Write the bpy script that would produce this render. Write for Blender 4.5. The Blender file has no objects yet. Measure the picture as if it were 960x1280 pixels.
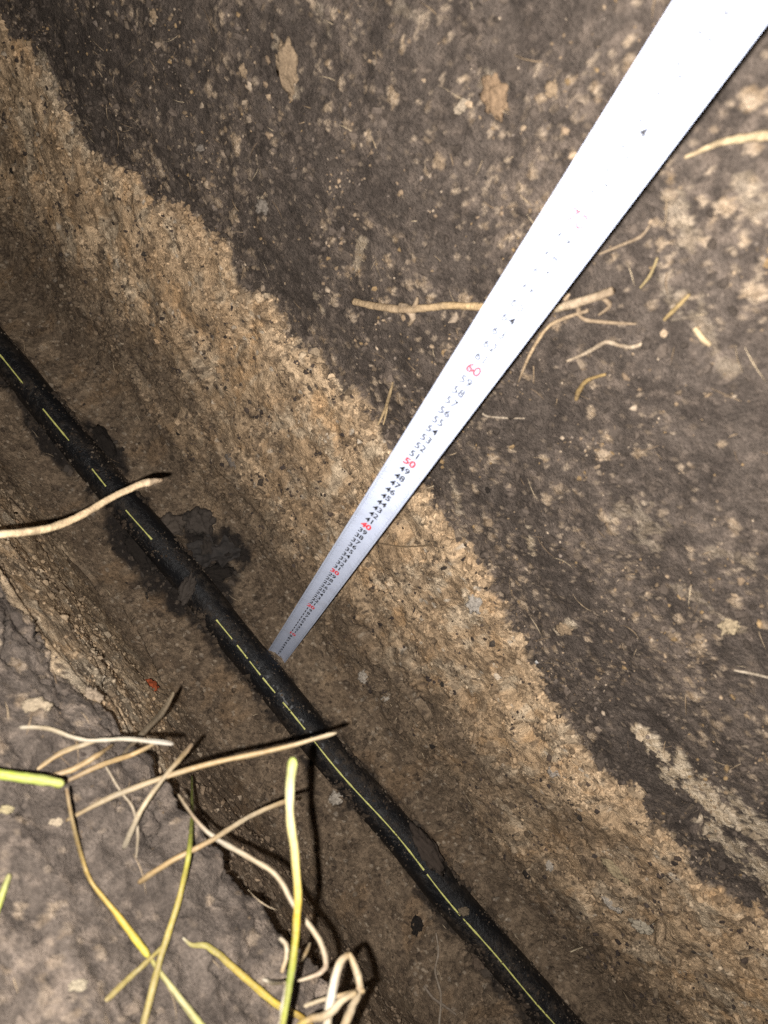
import bpy, bmesh, math, random
import numpy as np
from mathutils import Vector, Matrix, noise as mnoise

# ------------------------------------------------------------------ camera
sc = bpy.context.scene
C = sc.collection
# world: X runs along the pipe, Y across the trench, Z up; the tape's hook stands at the origin
CAM = Vector((0.077, -0.238, 0.884))
RIGHT = Vector((0.633, 0.721, 0.282)).normalized()
FWD = Vector((-0.141, 0.466, -0.873)).normalized()
FWD = (FWD - RIGHT * FWD.dot(RIGHT)).normalized()
DOWN = FWD.cross(RIGHT).normalized()
FPX = 950.0
cam_d = bpy.data.cameras.new('camera')
cam = bpy.data.objects.new('camera', cam_d)
C.objects.link(cam)
cam.matrix_world = Matrix(((RIGHT.x, -DOWN.x, -FWD.x, CAM.x), (RIGHT.y, -DOWN.y, -FWD.y, CAM.y),
                           (RIGHT.z, -DOWN.z, -FWD.z, CAM.z), (0, 0, 0, 1)))
cam_d.sensor_fit = 'VERTICAL'
cam_d.lens = 5.7
cam_d.sensor_height = 5.7 * 1280 / FPX
cam_d.sensor_width = 5.7 * 960 / FPX
cam_d.clip_start = 0.01
cam_d.clip_end = 200
cam_d.dof.use_dof = True
cam_d.dof.focus_distance = 0.80
cam_d.dof.aperture_fstop = 1.85
sc.camera = cam
sc.render.engine = 'CYCLES'
sc.cycles.use_denoising = False; sc.cycles.max_bounces = 3; sc.cycles.diffuse_bounces = 2; sc.cycles.glossy_bounces = 2

# ------------------------------------------------------------------ night sky, flash, exposure
w = bpy.data.worlds.new('World'); sc.world = w; w.use_nodes = True
nt = w.node_tree; bg = nt.nodes['Background']
sky = nt.nodes.new('ShaderNodeTexSky'); sky.sky_type = 'NISHITA'; sky.sun_disc = False
sky.sun_elevation = math.radians(2.0); sky.sun_rotation = math.radians(200)
nt.links.new(sky.outputs[0], bg.inputs[0]); bg.inputs[1].default_value = 0.012
# the phone's own flash, a centimetre and a half beside its lens
fl = bpy.data.lights.new('phone_flash', 'SPOT')
fl.energy = 36.0; fl.color = (1.0, 0.955, 0.91); fl.shadow_soft_size = 0.0022
fl.spot_size = math.radians(150); fl.spot_blend = 0.9
flo = bpy.data.objects.new('phone_flash', fl); C.objects.link(flo)
flo.matrix_world = cam.matrix_world.copy()
flo.location = CAM - RIGHT * 0.0165 + DOWN * 0.0115
sc.view_settings.view_transform = 'Standard'; sc.view_settings.look = 'None'
sc.view_settings.exposure = 0.0; sc.view_settings.gamma = 1.0
sc.view_settings.use_curve_mapping = False

rng = np.random.default_rng(11)
random.seed(11)

# ------------------------------------------------------------------ helpers
def ray(px, py):
    return RIGHT * ((px - 480) / FPX) + DOWN * ((py - 640) / FPX) + FWD
def at(px, py, d):
    return CAM + ray(px, py) * d
def wall_hit(px, py, y):
    r = ray(px, py); d = (y - CAM.y) / r.y
    return CAM + r * d
def plane_hit(px, py, z):
    r = ray(px, py); d = (z - CAM.z) / r.z
    return CAM + r * d

_perm = np.random.default_rng(3).permutation(512).astype(np.int64)
_perm = np.concatenate([_perm, _perm])
_ang = np.random.default_rng(4).random(512) * 2 * np.pi
_gx, _gy = np.cos(_ang), np.sin(_ang)
def pn(x, y, seed=0):
    """2-D gradient noise, about -0.7..0.7"""
    x = x + seed * 17.31; y = y - seed * 9.77
    xi = np.floor(x).astype(np.int64); yi = np.floor(y).astype(np.int64)
    xf = x - xi; yf = y - yi
    def g(ix, iy, fx, fy):
        h = _perm[(_perm[ix & 511] + iy) & 511]
        return _gx[h] * fx + _gy[h] * fy
    u = xf * xf * xf * (xf * (xf * 6 - 15) + 10); v = yf * yf * yf * (yf * (yf * 6 - 15) + 10)
    a = g(xi, yi, xf, yf); b = g(xi + 1, yi, xf - 1, yf)
    c = g(xi, yi + 1, xf, yf - 1); d = g(xi + 1, yi + 1, xf - 1, yf - 1)
    return (a + u * (b - a)) + v * ((c + u * (d - c)) - (a + u * (b - a)))
def fbm(x, y, scale, octs=4, gain=0.5, seed=0):
    r = 0; a = 1.0; f = 1.0 / scale
    for i in range(octs):
        r = r + a * pn(x * f, y * f, seed + i * 3); a *= gain; f *= 2.03
    return r
def worley(x, y, cell, seed=0):
    """nearest and second distance (in cells) and two random numbers of the nearest cell"""
    x = x / cell; y = y / cell
    xi = np.floor(x).astype(np.int64); yi = np.floor(y).astype(np.int64)
    f1 = np.full(x.shape, 9.0); f2 = np.full(x.shape, 9.0); r1 = np.zeros(x.shape); r2 = np.zeros(x.shape)
    for dx in (-1, 0, 1):
        for dy in (-1, 0, 1):
            h = _perm[(_perm[(xi + dx + seed * 37) & 511] + yi + dy + seed * 11) & 511]
            h2 = _perm[(h + 101) & 511]; h3 = _perm[(h2 + 57) & 511]; h4 = _perm[(h3 + 211) & 511]
            d = np.hypot(xi + dx + h / 512.0 - x, yi + dy + h2 / 512.0 - y)
            m = d < f1
            f2 = np.where(m, f1, np.minimum(f2, d)); f1 = np.where(m, d, f1)
            r1 = np.where(m, h3 / 512.0, r1); r2 = np.where(m, h4 / 512.0, r2)
    return f1, f2, r1, r2
def lerp(a, b, t): return a + (b - a) * t[..., None]
def sstep(a, b, x):
    t = np.clip((x - a) / (b - a), 0, 1); return t * t * (3 - 2 * t)
def polydist(X, Y, pts):
    """distance of points to a polyline, and the place along it 0..1"""
    best = np.full(X.shape, 1e9); pos = np.zeros(X.shape)
    n = len(pts) - 1
    for i in range(n):
        (ax, ay), (bx, by) = pts[i], pts[i + 1]
        dx, dy = bx - ax, by - ay; L = dx * dx + dy * dy + 1e-12
        t = np.clip(((X - ax) * dx + (Y - ay) * dy) / L, 0, 1)
        d = np.hypot(X - ax - t * dx, Y - ay - t * dy)
        m = d < best
        best = np.where(m, d, best); pos = np.where(m, (i + t) / n, pos)
    return best, pos

def tag(o, label=None, cat=None, group=None, kind=None):
    if label: o['label'] = label
    if cat: o['category'] = cat
    if group: o['group'] = group
    if kind: o['kind'] = kind
    return o
def link(name, me, mat=None, parent=None):
    o = bpy.data.objects.new(name, me); C.objects.link(o)
    if mat: me.materials.append(mat)
    if parent: o.parent = parent
    return o
def np_mesh(name, V, F, smooth=True):
    me = bpy.data.meshes.new(name)
    V = np.ascontiguousarray(V, dtype=np.float32); F = np.ascontiguousarray(F, dtype=np.int32)
    k = F.shape[1]
    me.vertices.add(len(V)); me.vertices.foreach_set('co', V.ravel())
    me.loops.add(F.size); me.loops.foreach_set('vertex_index', F.ravel())
    me.polygons.add(len(F)); me.polygons.foreach_set('loop_start', np.arange(0, F.size, k, dtype=np.int32))
    me.polygons.foreach_set('use_smooth', np.full(len(F), smooth))
    me.update(calc_edges=True); me.validate()
    return me
def fattr(me, name, vals):
    a = me.attributes.new(name, 'FLOAT', 'POINT'); a.data.foreach_set('value', np.ascontiguousarray(vals, dtype=np.float32).ravel())
def cattr(me, name, cols):
    a = me.attributes.new(name, 'FLOAT_COLOR', 'POINT')
    cols = np.asarray(cols, dtype=np.float32)
    if cols.shape[1] == 3: cols = np.concatenate([cols, np.ones((len(cols), 1), np.float32)], 1)
    a.data.foreach_set('color', np.ascontiguousarray(cols).ravel())

# ------------------------------------------------------------------ materials
class NB:
    def __init__(s, name):
        s.m = bpy.data.materials.new(name); s.m.use_nodes = True; s.t = s.m.node_tree
        s.b = s.t.nodes['Principled BSDF']
        s.tc = s.t.nodes.new('ShaderNodeNewGeometry').outputs['Position']
    def n(s, typ, **kw):
        x = s.t.nodes.new(typ)
        for k, v in kw.items(): setattr(x, k, v)
        return x
    def l(s, a, b): s.t.links.new(a, b)
    def noise(s, scale, detail=4, rough=0.6, vec=None, lo=0.3, hi=0.7):
        x = s.n('ShaderNodeTexNoise'); x.inputs['Scale'].default_value = scale
        x.inputs['Detail'].default_value = detail; x.inputs['Roughness'].default_value = rough
        s.l(vec or s.tc, x.inputs['Vector'])
        r = s.n('ShaderNodeMapRange'); r.inputs[1].default_value = lo; r.inputs[2].default_value = hi
        s.l(x.outputs['Fac'], r.inputs[0]); return r.outputs[0]
    def voro(s, scale, lo, hi, feature='F1', rnd=1.0):
        x = s.n('ShaderNodeTexVoronoi', feature=feature); x.inputs['Scale'].default_value = scale
        x.inputs['Randomness'].default_value = rnd
        s.l(s.tc, x.inputs['Vector'])
        r = s.n('ShaderNodeMapRange'); r.inputs[1].default_value = lo; r.inputs[2].default_value = hi
        s.l(x.outputs['Distance'], r.inputs[0]); return r.outputs[0], x.outputs['Color']
    def attr(s, name, out='Fac'):
        x = s.n('ShaderNodeAttribute', attribute_name=name); return x.outputs[out]
    def mix(s, f, a, b, mode='MIX'):
        x = s.n('ShaderNodeMix', data_type='RGBA', blend_type=mode)
        for sock, v in ((x.inputs[0], f), (x.inputs[6], a), (x.inputs[7], b)):
            if isinstance(v, (int, float)): sock.default_value = v
            elif isinstance(v, tuple): sock.default_value = (*v, 1)
            else: s.l(v, sock)
        return x.outputs[2]
    def math(s, op, a, b=0.0, clamp=False):
        x = s.n('ShaderNodeMath', operation=op, use_clamp=clamp)
        for i, v in enumerate((a, b)):
            if isinstance(v, (int, float)): x.inputs[i].default_value = v
            else: s.l(v, x.inputs[i])
        return x.outputs[0]
    def bump(s, h, dist, strength=1.0, prev=None):
        x = s.n('ShaderNodeBump'); x.inputs['Distance'].default_value = dist; x.inputs['Strength'].default_value = strength
        s.l(h, x.inputs['Height'])
        if prev: s.l(prev, x.inputs['Normal'])
        return x.outputs[0]
    def out(s, col=None, rough=None, nrm=None, spec=None):
        B = s.b
        for name, v in (('Base Color', col), ('Roughness', rough), ('Normal', nrm), ('Specular IOR Level', spec)):
            if v is None: continue
            if isinstance(v, (int, float)): B.inputs[name].default_value = v
            elif isinstance(v, tuple): B.inputs[name].default_value = (*v, 1)
            else: s.l(v, B.inputs[name])
        return s.m

def soil_material():
    s = NB('soil')
    c = s.attr('soil', 'Color')
    fine = s.noise(380, 3, 0.75, lo=0.25, hi=0.75); grit = s.noise(1000, 1, 0.7, lo=0.25, hi=0.75)
    f = s.math('ADD', s.math('MULTIPLY', fine, 0.60), s.math('MULTIPLY', grit, 0.40))
    g = s.n('ShaderNodeMapRange'); g.inputs[3].default_value = 0.38; g.inputs[4].default_value = 1.62
    s.l(f, g.inputs[0])
    vm = s.n('ShaderNodeVectorMath', operation='MULTIPLY'); s.l(c, vm.inputs[0]); s.l(g.outputs[0], vm.inputs[1])
    return s.out(vm.outputs[0], 0.85, s.bump(f, 0.0022, 0.9), 0.25)
M_SOIL = soil_material()

def crumb_material(name, rough=0.9, bumpd=0.0006):
    s = NB(name)
    f = s.noise(700, 3, 0.7)
    col = s.mix(f, s.attr('col', 'Color'), s.mix(0.55, s.attr('col', 'Color'), (0.03, 0.022, 0.016)))
    return s.out(col, rough, s.bump(f, bumpd, 0.8), 0.25)
M_CRUMB = crumb_material('crumbs')

def straw_material():
    s = NB('straw')
    c = s.attr('col', 'Color')
    f = s.noise(160, 4, 0.65); st = s.noise(420, 3, 0.6, lo=0.35, hi=0.7)
    col = s.mix(s.math('MULTIPLY', f, 0.40), c, s.mix(0.6, c, (0.13, 0.075, 0.03)))
    col = s.mix(s.math('MULTIPLY', st, 0.25), col, (0.30, 0.26, 0.18))
    s.b.inputs['Subsurface Weight'].default_value = 0.0
    return s.out(col, 0.55, s.bump(f, 0.0006, 0.6), 0.4)
M_STRAW = straw_material()

def root_material():
    s = NB('root_bark')
    c = s.attr('col', 'Color')
    f = s.noise(300, 4, 0.7); d = s.noise(90, 4, 0.7, lo=0.5, hi=0.68)
    col = s.mix(f, c, s.mix(0.45, c, (0.10, 0.06, 0.03)))
    col = s.mix(s.math('MULTIPLY', d, 0.6), col, (0.12, 0.085, 0.055))
    return s.out(col, 0.8, s.bump(f, 0.0008, 0.8), 0.2)
M_ROOT = root_material()

def pipe_material():
    s = NB('black_polyethylene')
    dust = s.attr('dust')
    d1 = s.noise(140, 5, 0.7, lo=0.45, hi=0.75); d2 = s.noise(700, 3, 0.7, lo=0.5, hi=0.8)
    f = s.math('MULTIPLY', s.math('MAXIMUM', d1, d2), dust, True)
    col = s.mix(f, (0.0052, 0.0054, 0.0062), (0.055, 0.041, 0.029))
    rough = s.mix(f, (0.42, 0.42, 0.42), (0.9, 0.9, 0.9))
    return s.out(col, rough, s.bump(d1, 0.0010, 0.8), 0.22)
M_PIPE = pipe_material()
def plain(name, c1, c2, scale, rough, bump=0.0004, spec=0.4, metal=0.0):
    s = NB(name); f = s.noise(scale, 4, 0.65)
    m = s.out(s.mix(f, c1, c2), rough, s.bump(f, bump, 0.6), spec)
    s.b.inputs['Metallic'].default_value = metal
    return m
M_STRIPE = plain('stripe_yellow', (0.30, 0.31, 0.08), (0.62, 0.60, 0.20), 500, 0.5)
def tape_material():
    s = NB('tape_lacquer')
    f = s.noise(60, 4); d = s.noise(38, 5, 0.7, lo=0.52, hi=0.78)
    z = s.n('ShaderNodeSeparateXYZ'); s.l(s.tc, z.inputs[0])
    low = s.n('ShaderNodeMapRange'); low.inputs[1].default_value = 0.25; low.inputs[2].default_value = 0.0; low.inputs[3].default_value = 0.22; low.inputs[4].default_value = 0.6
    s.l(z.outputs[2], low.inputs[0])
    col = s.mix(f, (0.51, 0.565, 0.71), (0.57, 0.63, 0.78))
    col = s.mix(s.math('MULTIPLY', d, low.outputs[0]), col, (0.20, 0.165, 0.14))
    return s.out(col, 0.34, s.bump(f, 0.00005, 0.6), 0.4)
M_TAPE = tape_material()
M_PRINT = plain('print_black', (0.012, 0.012, 0.014), (0.02, 0.02, 0.024), 200, 0.5, 0.00002)
M_PRINT_RED = plain('print_red', (0.66, 0.045, 0.06), (0.74, 0.07, 0.09), 200, 0.5, 0.00002)
M_STEEL = plain('hook_steel', (0.30, 0.30, 0.32), (0.50, 0.50, 0.52), 400, 0.45, 0.0001, 0.5, 1.0)
M_LEAF = plain('rotten_leaf', (0.010, 0.008, 0.007), (0.034, 0.028, 0.024), 160, 0.85, 0.0010)

# ------------------------------------------------------------------ trench: one profile, swept along X
PROF = [(-1.6, 0.80), (-1.1, 0.79), (-0.75, 0.72), (-0.55, 0.635), (-0.42, 0.548), (-0.33, 0.474), (-0.262, 0.421), (-0.222, 0.390),
        (-0.205, 0.368), (-0.2050, 0.352), (-0.2125, 0.340), (-0.2065, 0.315), (-0.190, 0.25), (-0.172, 0.18),
        (-0.152, 0.11), (-0.135, 0.052), (-0.115, 0.014), (-0.088, 0.001), (-0.05, -0.005), (0.0, -0.002), (0.03, 0.006),
        (0.052, 0.032), (0.066, 0.10), (0.080, 0.20), (0.094, 0.31), (0.0975, 0.36), (0.100, 0.42), (0.106, 0.52),
        (0.116, 0.66), (0.130, 0.79), (0.165, 0.845), (0.26, 0.865), (0.6, 0.875), (1.6, 0.88)]
def spline(pts, per=40):
    P = np.array(pts, float); out = []
    for i in range(len(P) - 1):
        p0 = P[max(i - 1, 0)]; p1 = P[i]; p2 = P[i + 1]; p3 = P[min(i + 2, len(P) - 1)]
        d1 = np.linalg.norm(p2 - p1)
        m1 = (p2 - p0) / (np.linalg.norm(p2 - p0) + 1e-9) * d1; m2 = (p3 - p1) / (np.linalg.norm(p3 - p1) + 1e-9) * d1
        t = np.linspace(0, 1, per, endpoint=False)[:, None]
        out.append((2*t**3-3*t**2+1)*p1 + (t**3-2*t**2+t)*m1 + (-2*t**3+3*t**2)*p2 + (t**3-t**2)*m2)
    out.append(P[-1:]); return np.concatenate(out)
dense = spline(PROF)
arc = np.concatenate([[0], np.cumsum(np.linalg.norm(np.diff(dense, axis=0), axis=1))])
def y_at(s): return np.interp(s, arc, dense[:, 0])
def z_at(s): return np.interp(s, arc, dense[:, 1])
S_LIP = arc[8 * 40 + 20]          # lower edge of the topsoil on the near bank
S_FL0 = arc[16 * 40]              # floor begins
S_FL1 = arc[21 * 40]              # floor ends
S_TOPR = arc[30 * 40]
S_LOW = arc[4 * 40]

# the ragged line where tan subsoil gives way to black topsoil on the far wall
bpx = [(-60, -40), (0, 18), (45, 60), (75, 110), (105, 150), (120, 190), (180, 218), (200, 252), (240, 262), (285, 302), (300, 350), (345, 376),
       (362, 420), (402, 440), (430, 482), (470, 520), (505, 562), (540, 615), (572, 660), (602, 690), (628, 745), (665, 800), (690, 850),
       (715, 890), (748, 935), (800, 975), (830, 1020), (865, 1055), (880, 1090), (960, 1140), (1040, 1230)]
bw = [wall_hit(a, b, 0.098) for a, b in bpx]
bx = np.array([p.x for p in bw]); bz = np.array([p.z for p in bw])
o_ = np.argsort(bx); bx, bz = bx[o_], bz[o_]
def border(x): return np.interp(x, bx, bz, left=0.3, right=0.33)

def on_wall(px, py):        # pixel -> (x, s) on the far wall
    y = 0.095
    for _ in range(4):
        p = wall_hit(px, py, y)
        s = np.interp(p.z, dense[22*40:30*40, 1], arc[22*40:30*40]); y = float(y_at(s))
    return (p.x, float(s))
def on_bank(px, py):        # pixel -> (x, s) on the tan face of the near bank
    y = -0.18
    for _ in range(8):
        p = wall_hit(px, py, y) if False else None
        break
    best = None
    r = ray(px, py)
    ss = np.linspace(arc[10*40+10], arc[18*40], 400)
    d = (z_at(ss) - CAM.z) / r.z
    yy = CAM.y + d * r.y
    i = int(np.argmin(np.abs(yy - y_at(ss))))
    return (CAM.x + d[i] * r.x, float(ss[i]))

cracks = [[on_bank(*p) for p in L] for L in (
    [(48, 676), (85, 735), (117, 803), (125, 850), (124, 874)],
    [(86, 790), (100, 815), (111, 832), (124, 858)],
    [(72, 684), (98, 705), (117, 722), (130, 740)],
    [(20, 640), (40, 668), (60, 700)], [(0, 610), (18, 640), (34, 668)],
    [(140, 866), (150, 873)], [(136, 884), (152, 905), (168, 930)], [(160, 760), (185, 800), (205, 850)])]
pits = [[on_wall(*p) for p in L] for L in ([(483, 827), (505, 855), (533, 893)], [(240, 440), (262, 470)], [(505, 655), (512, 668)],
                                           [(575, 678), (580, 690)], [(660, 905), (672, 925)], [(865, 1010), (872, 1030)], [(420, 585), (436, 600)], [(800, 1168), (830, 1160)], [(118, 285), (135, 300)], [(640, 860), (662, 880)], [(450, 790), (470, 812)], [(760, 1000), (775, 1022)])]
clay_px = [([(808, 918), (835, 952), (870, 990), (905, 1018)], 13, 1.1), ([(845, 960), (900, 1000), (970, 1050)], 21, 0.85), ([(895, 1035), (940, 1075), (985, 1130)], 20, 0.9),
           ([(352, 55), (360, 85), (370, 112)], 11, 1.0), ([(330, 250), (334, 262)], 6, .9), ([(615, 105), (622, 130)], 15, .8), ([(850, 250), (860, 300)], 16, .7),
           ([(780, 640), (815, 665)], 20, .6), ([(905, 772), (925, 788)], 6, .9), ([(850, 735), (890, 750)], 9, .6), ([(700, 785), (716, 778)], 6, .8), ([(840, 360), (880, 400), (905, 450)], 14, .55),
           ([(935, 230), (950, 260)], 16, .6), ([(455, 300), (448, 330)], 7, .5), ([(395, 372), (402, 385)], 5, .6), ([(55, 80), (66, 112)], 15, .6), ([(590, 735), (597, 765)], 13, .9), ([(620, 1005), (640, 1030)], 8, .5),
           ([(565, 590), (575, 640)], 5, .5), ([(660, 655), (668, 690)], 5, .7), ([(190, 14), (194, 24)], 6, .8), ([(400, 10), (412, 30)], 9, .6), ([(505, 10), (530, 22)], 9, .45), ([(890, 690), (930, 700)], 10, .5)]
clay_s = []
for L, wpx, st in clay_px:
    pts = [on_wall(*p) for p in L]
    d = (at(L[0][0], L[0][1], 1) - CAM).length
    wq = wall_hit(L[0][0], L[0][1], 0.1); dep = (wq - CAM).dot(FWD)
    clay_s.append((pts, wpx * dep / FPX, st * (0.42 if dep < 0.5 else 1.0)))

pipe_px = [(-330, 60), (-160, 252), (-60, 370), (24, 467), (95, 556), (165, 640), (232, 719), (290, 793), (345, 860), (412, 944), (492, 1034), (567, 1127), (638, 1209), (705, 1287), (800, 1396), (960, 1570)]
pc = [plane_hit(a, b, 0.013 + 0.0015 * math.sin(i * 1.7)) for i, (a, b) in enumerate(pipe_px)]
PX = np.array([p.x for p in pc]); PY = np.array([p.y for p in pc])

def build_patch(X1, S1, fine=True):
    """displaced points, soil colour and soil masks for the grid X1 x S1"""
    X, S = np.meshgrid(X1, S1, indexing='ij')
    Y0 = y_at(S); Z0 = z_at(S)
    e = 0.006
    ty = y_at(S + e) - y_at(S - e); tz = z_at(S + e) - z_at(S - e); L = np.hypot(ty, tz) + 1e-9
    ny, nz = -tz / L, ty / L                       # into the trench / up
    right = Y0 > 0.03
    wallr = sstep(0.035, 0.06, Y0)
    # crumb structure
    wx = X + 0.0016 * fbm(X, S, 0.006, 2, 0.5, 201); ws = S + 0.0016 * fbm(X, S, 0.006, 2, 0.5, 203)
    A1, A2, Ar, Aq = worley(wx, ws, 0.0105, 1)
    B1, B2, Br, Bq = worley(wx, ws, 0.0052, 2)
    D1, D2, Dr, Dq = worley(X, S, 0.0034, 3)
    E1, E2, Er, Eq = worley(wx, ws, 0.0078, 4)
    n25 = fbm(X, S, 0.028, 4, 0.6, 211); n60 = fbm(X, S, 0.075, 4, 0.6, 213); n10 = fbm(X, S, 0.010, 3, 0.6, 217)
    zb = border(X) + 0.013 * fbm(X, S, 0.05, 4, 0.6, 5)
    db = zb - Z0                                    # >0 : below the line
    edge_s = 0.011 * fbm(X, S, 0.016, 3, 0.65, 8)
    edge_n = edge_s + 0.008 * (Br - 0.5) + 0.004 * (Dr - 0.5)
    sub_r = sstep(-0.0012, 0.0012, db + edge_n)
    near_line = np.exp(-np.maximum(-db, 0) / 0.03)
    # tan crumbs lodged in the topsoil, in drifts
    drift = fbm(X, S, 0.085, 3, 0.6, 23) + 0.30 * sstep(0.0, 0.5, X) * sstep(0.4, 0.8, Z0) + 0.06 * near_line + 0.04
    fleck = ((Ar < np.clip(0.045 + 0.22 * drift, 0.0, 0.30)) & (A1 < 0.22 + 0.35 * Aq + 0.3 * n10)).astype(float)
    fleckB = ((Br < np.clip(0.055 + 0.20 * drift, 0.01, 0.32)) & (B1 < 0.18 + 0.40 * Bq + 0.2 * n10)).astype(float)
    fleckD = ((Dr < np.clip(0.10 + 0.25 * drift, 0.02, 0.40)) & (D1 < 0.50)).astype(float)
    lipn = 0.010 * fbm(X, S * 0.3, 0.05, 3, 0.6, 13)
    sub_l = sstep(-0.003, 0.003, S - S_LIP + 0.5 * lipn)
    sub = np.where(right, sub_r, sub_l)
    topm = 1 - sub
    # damp towards the bottom, in tongues
    wet_n = 0.12 * fbm(X * 0.6, S + 0.2 * X, 0.10, 4, 0.62, 31) + 0.03 * n25
    wet = np.where(Y0 > 0.0, 1 - sstep(0.02, 0.25, Z0 + wet_n), 1 - sstep(0.005, 0.10, Z0 + 0.5 * wet_n - 0.30 * sstep(-0.03, 0.10, X)))
    # ---- height
    H = 0.010 * fbm(X, S, 0.30, 2, 0.5, 51) * (1 - 0.4 * wallr)
    H += 0.0050 * fbm(X, S, 0.07, 3, 0.5, 61)
    nearface = ((Y0 < -0.08) & (S > S_LIP)).astype(float)
    H += 0.0030 * fbm(X, S, 0.024, 3, 0.45, 71) * (0.6 + 0.6 * sub) * (1 - 0.6 * nearface)
    crumb = 0.0022 * np.clip(1 - A1 / 0.75, 0, 1) * Aq ** 4 + 0.0012 * np.clip(1 - B1 / 0.75, 0, 1) * Bq * Bq + 0.0014 * np.clip(1 - D1 / 0.8, 0, 1) * Dq
    nearface = ((Y0 < -0.08) & (S > S_LIP)).astype(float)
    H += crumb * (0.55 + 0.65 * sub) * (1 - 0.55 * wallr) * (1 - 0.6 * nearface)
    tilt = S + 0.22 * X                              # spade cuts run along the trench
    off = (0.25 + 0.75 * sstep(0.0, 0.06, np.abs(Y0 + 0.04) - 0.03))
    H += np.where(Y0 > 0, 0.0012, 0.0004) * fbm(X * 0.28, tilt, 0.024, 2, 0.5, 91) * sub * off
    ter = fbm(X * 0.35, tilt, 0.05, 2, 0.5, 97)
    H += 0.004 * sstep(-0.10, 0.14, ter) * sub * wallr
    H += np.where(right, 0.0045 * sstep(-0.008, 0.020, db + 0.3 * edge_s) * (1 - 0.9 * sstep(0.03, 0.16, db)), 0)
    pore = ((Br > 0.90) & (B1 < 0.42)).astype(float) * sstep(-0.15, 0.25, n60 + 0.1)
    poreA = ((Ar > 0.93) & (A1 < 0.40 + 0.25 * n10)).astype(float)
    H -= (0.0022 * pore * sstep(0.42, 0.05, B1) + 0.0040 * poreA * sstep(0.50, 0.05, A1)) * sub
    H += (0.0016 * fleck * sstep(0.5, 0.1, A1) + 0.0011 * fleckB * sstep(0.5, 0.1, B1) + 0.0007 * (1 - sstep(0.1, 0.6, D1)) * Dq) * topm
    # near bank topsoil: slabs that part along the trench
    bankt = ((Y0 < -0.12) & (S < S_LIP)).astype(float)
    bfade = sstep(0.16, 0.02, S_LIP - S)
    H += bankt * (0.008 * fbm(X * 0.4, tilt, 0.04, 3, 0.6, 101) + 0.005 * bfade * fbm(X, S, 0.022, 3, 0.6, 103))
    crk = np.abs(fbm(X * 0.30, tilt + 0.01 * n25, 0.05, 2, 0.5, 111))
    crk2 = np.abs(fbm(X * 0.5, S - 0.3 * X + 0.01 * n25, 0.035, 2, 0.5, 113))
    H -= bankt * 0.017 * bfade * (1 - sstep(0.0, 0.030, crk)) * sstep(-0.10, 0.15, fbm(X, S, 0.09, 2, 0.5, 115))
    H -= bankt * 0.010 * bfade * (1 - sstep(0.0, 0.024, crk2)) * sstep(0.0, 0.2, fbm(X, S, 0.06, 2, 0.5, 117))
    H += np.exp(-((S - S_LIP) / np.where(S < S_LIP, 0.045, 0.012)) ** 2) * (lipn * 0.35 + 0.003 * (Ar - 0.5) + np.interp(X, [-0.3, -0.136, -0.043, 0.0, 0.086, 0.21, 0.4], [-0.010, -0.010, -0.022, -0.008, 0.002, 0.001, 0.0])) * (Y0 < -0.1)
    clay = np.zeros_like(X); mud = np.zeros_like(X); hollow = np.zeros_like(X)
    m = (S > S_LIP - 0.02) & (S < S_FL0 + 0.05)
    if m.any():
        for L_ in cracks:
            jx = X[m] + 0.005 * fbm(X[m], S[m], 0.012, 2, 0.5, 121)
            d, t = polydist(jx, S[m], L_)
            H[m] -= 0.015 * (1 - sstep(0.0008, 0.0038, d))
    m = right
    if m.any():
        for L_ in pits:
            d, t = polydist(X[m] + 0.006 * fbm(X[m], S[m], 0.014, 2, 0.5, 131), S[m], L_)
            H[m] -= 0.016 * (1 - sstep(0.001, 0.010, d)); hollow[m] = np.maximum(hollow[m], 1 - sstep(0.003, 0.011, d))
        jit = fbm(X[m], S[m], 0.014, 4, 0.7, 141) + 0.25 * (Br[m] - 0.5)
        for pts, wd, st in clay_s:
            d, t = polydist(X[m], S[m], pts)
            k = sstep(0.18, -0.05, (d / wd - 0.75) + 1.7 * jit) * st
            clay[m] = np.maximum(clay[m], k)
    H += 0.0015 * clay
    for (cx, cy, rx, ry) in MUD:
        k = ((X - cx) / rx) ** 2 + ((Y0 - cy) / ry) ** 2
        mud = np.maximum(mud, 1 - sstep(0.45, 1.30, k + 0.7 * fbm(X, S, 0.03, 3, 0.6, 151)))
    mud *= ((Y0 > -0.12) & (Y0 < 0.06) & (Z0 < 0.1))
    # soil heaped against the pipe
    dp = np.abs(Y0 - np.interp(X, PX, PY))
    mud = np.maximum(mud, 0.85 * sstep(0.04, 0.22, fbm(X, S, 0.05, 4, 0.65, 171) + 0.12) * (1 - sstep(0.022, 0.030, dp + 0.008 * n25)) * (Z0 < 0.05))  # darker colour in uneven strips along both sides of the pipe
    heap = np.exp(-((dp - 0.020) / 0.009) ** 2) * (Z0 < 0.05)
    H += heap * np.clip(0.008 + 0.018 * fbm(X, S, 0.040, 3, 0.6, 161), -0.001, 0.017)
    # ---- soil colour, with pore shade and near-bank haze painted in
    v = lambda *c: np.array(c)
    k = np.clip(0.5 + 1.0 * n25, 0, 1)
    top = lerp(v(0.0445, 0.0345, 0.0280), v(0.081, 0.0640, 0.0520), k) * (0.75 + 0.5 * Dq)[..., None]
    top = lerp(top, v(0.145, 0.112, 0.088), sstep(0.05, 0.5, n10 + 0.6 * drift) * 0.6)
    top = np.where((Y0 < 0)[..., None], top * np.array([1.25, 1.27, 1.27]), top)  # near bank lightened in colour to carry the haze close to the flash
    fc = lerp(v(0.20, 0.14, 0.085), v(0.40, 0.31, 0.22), Dq)
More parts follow.
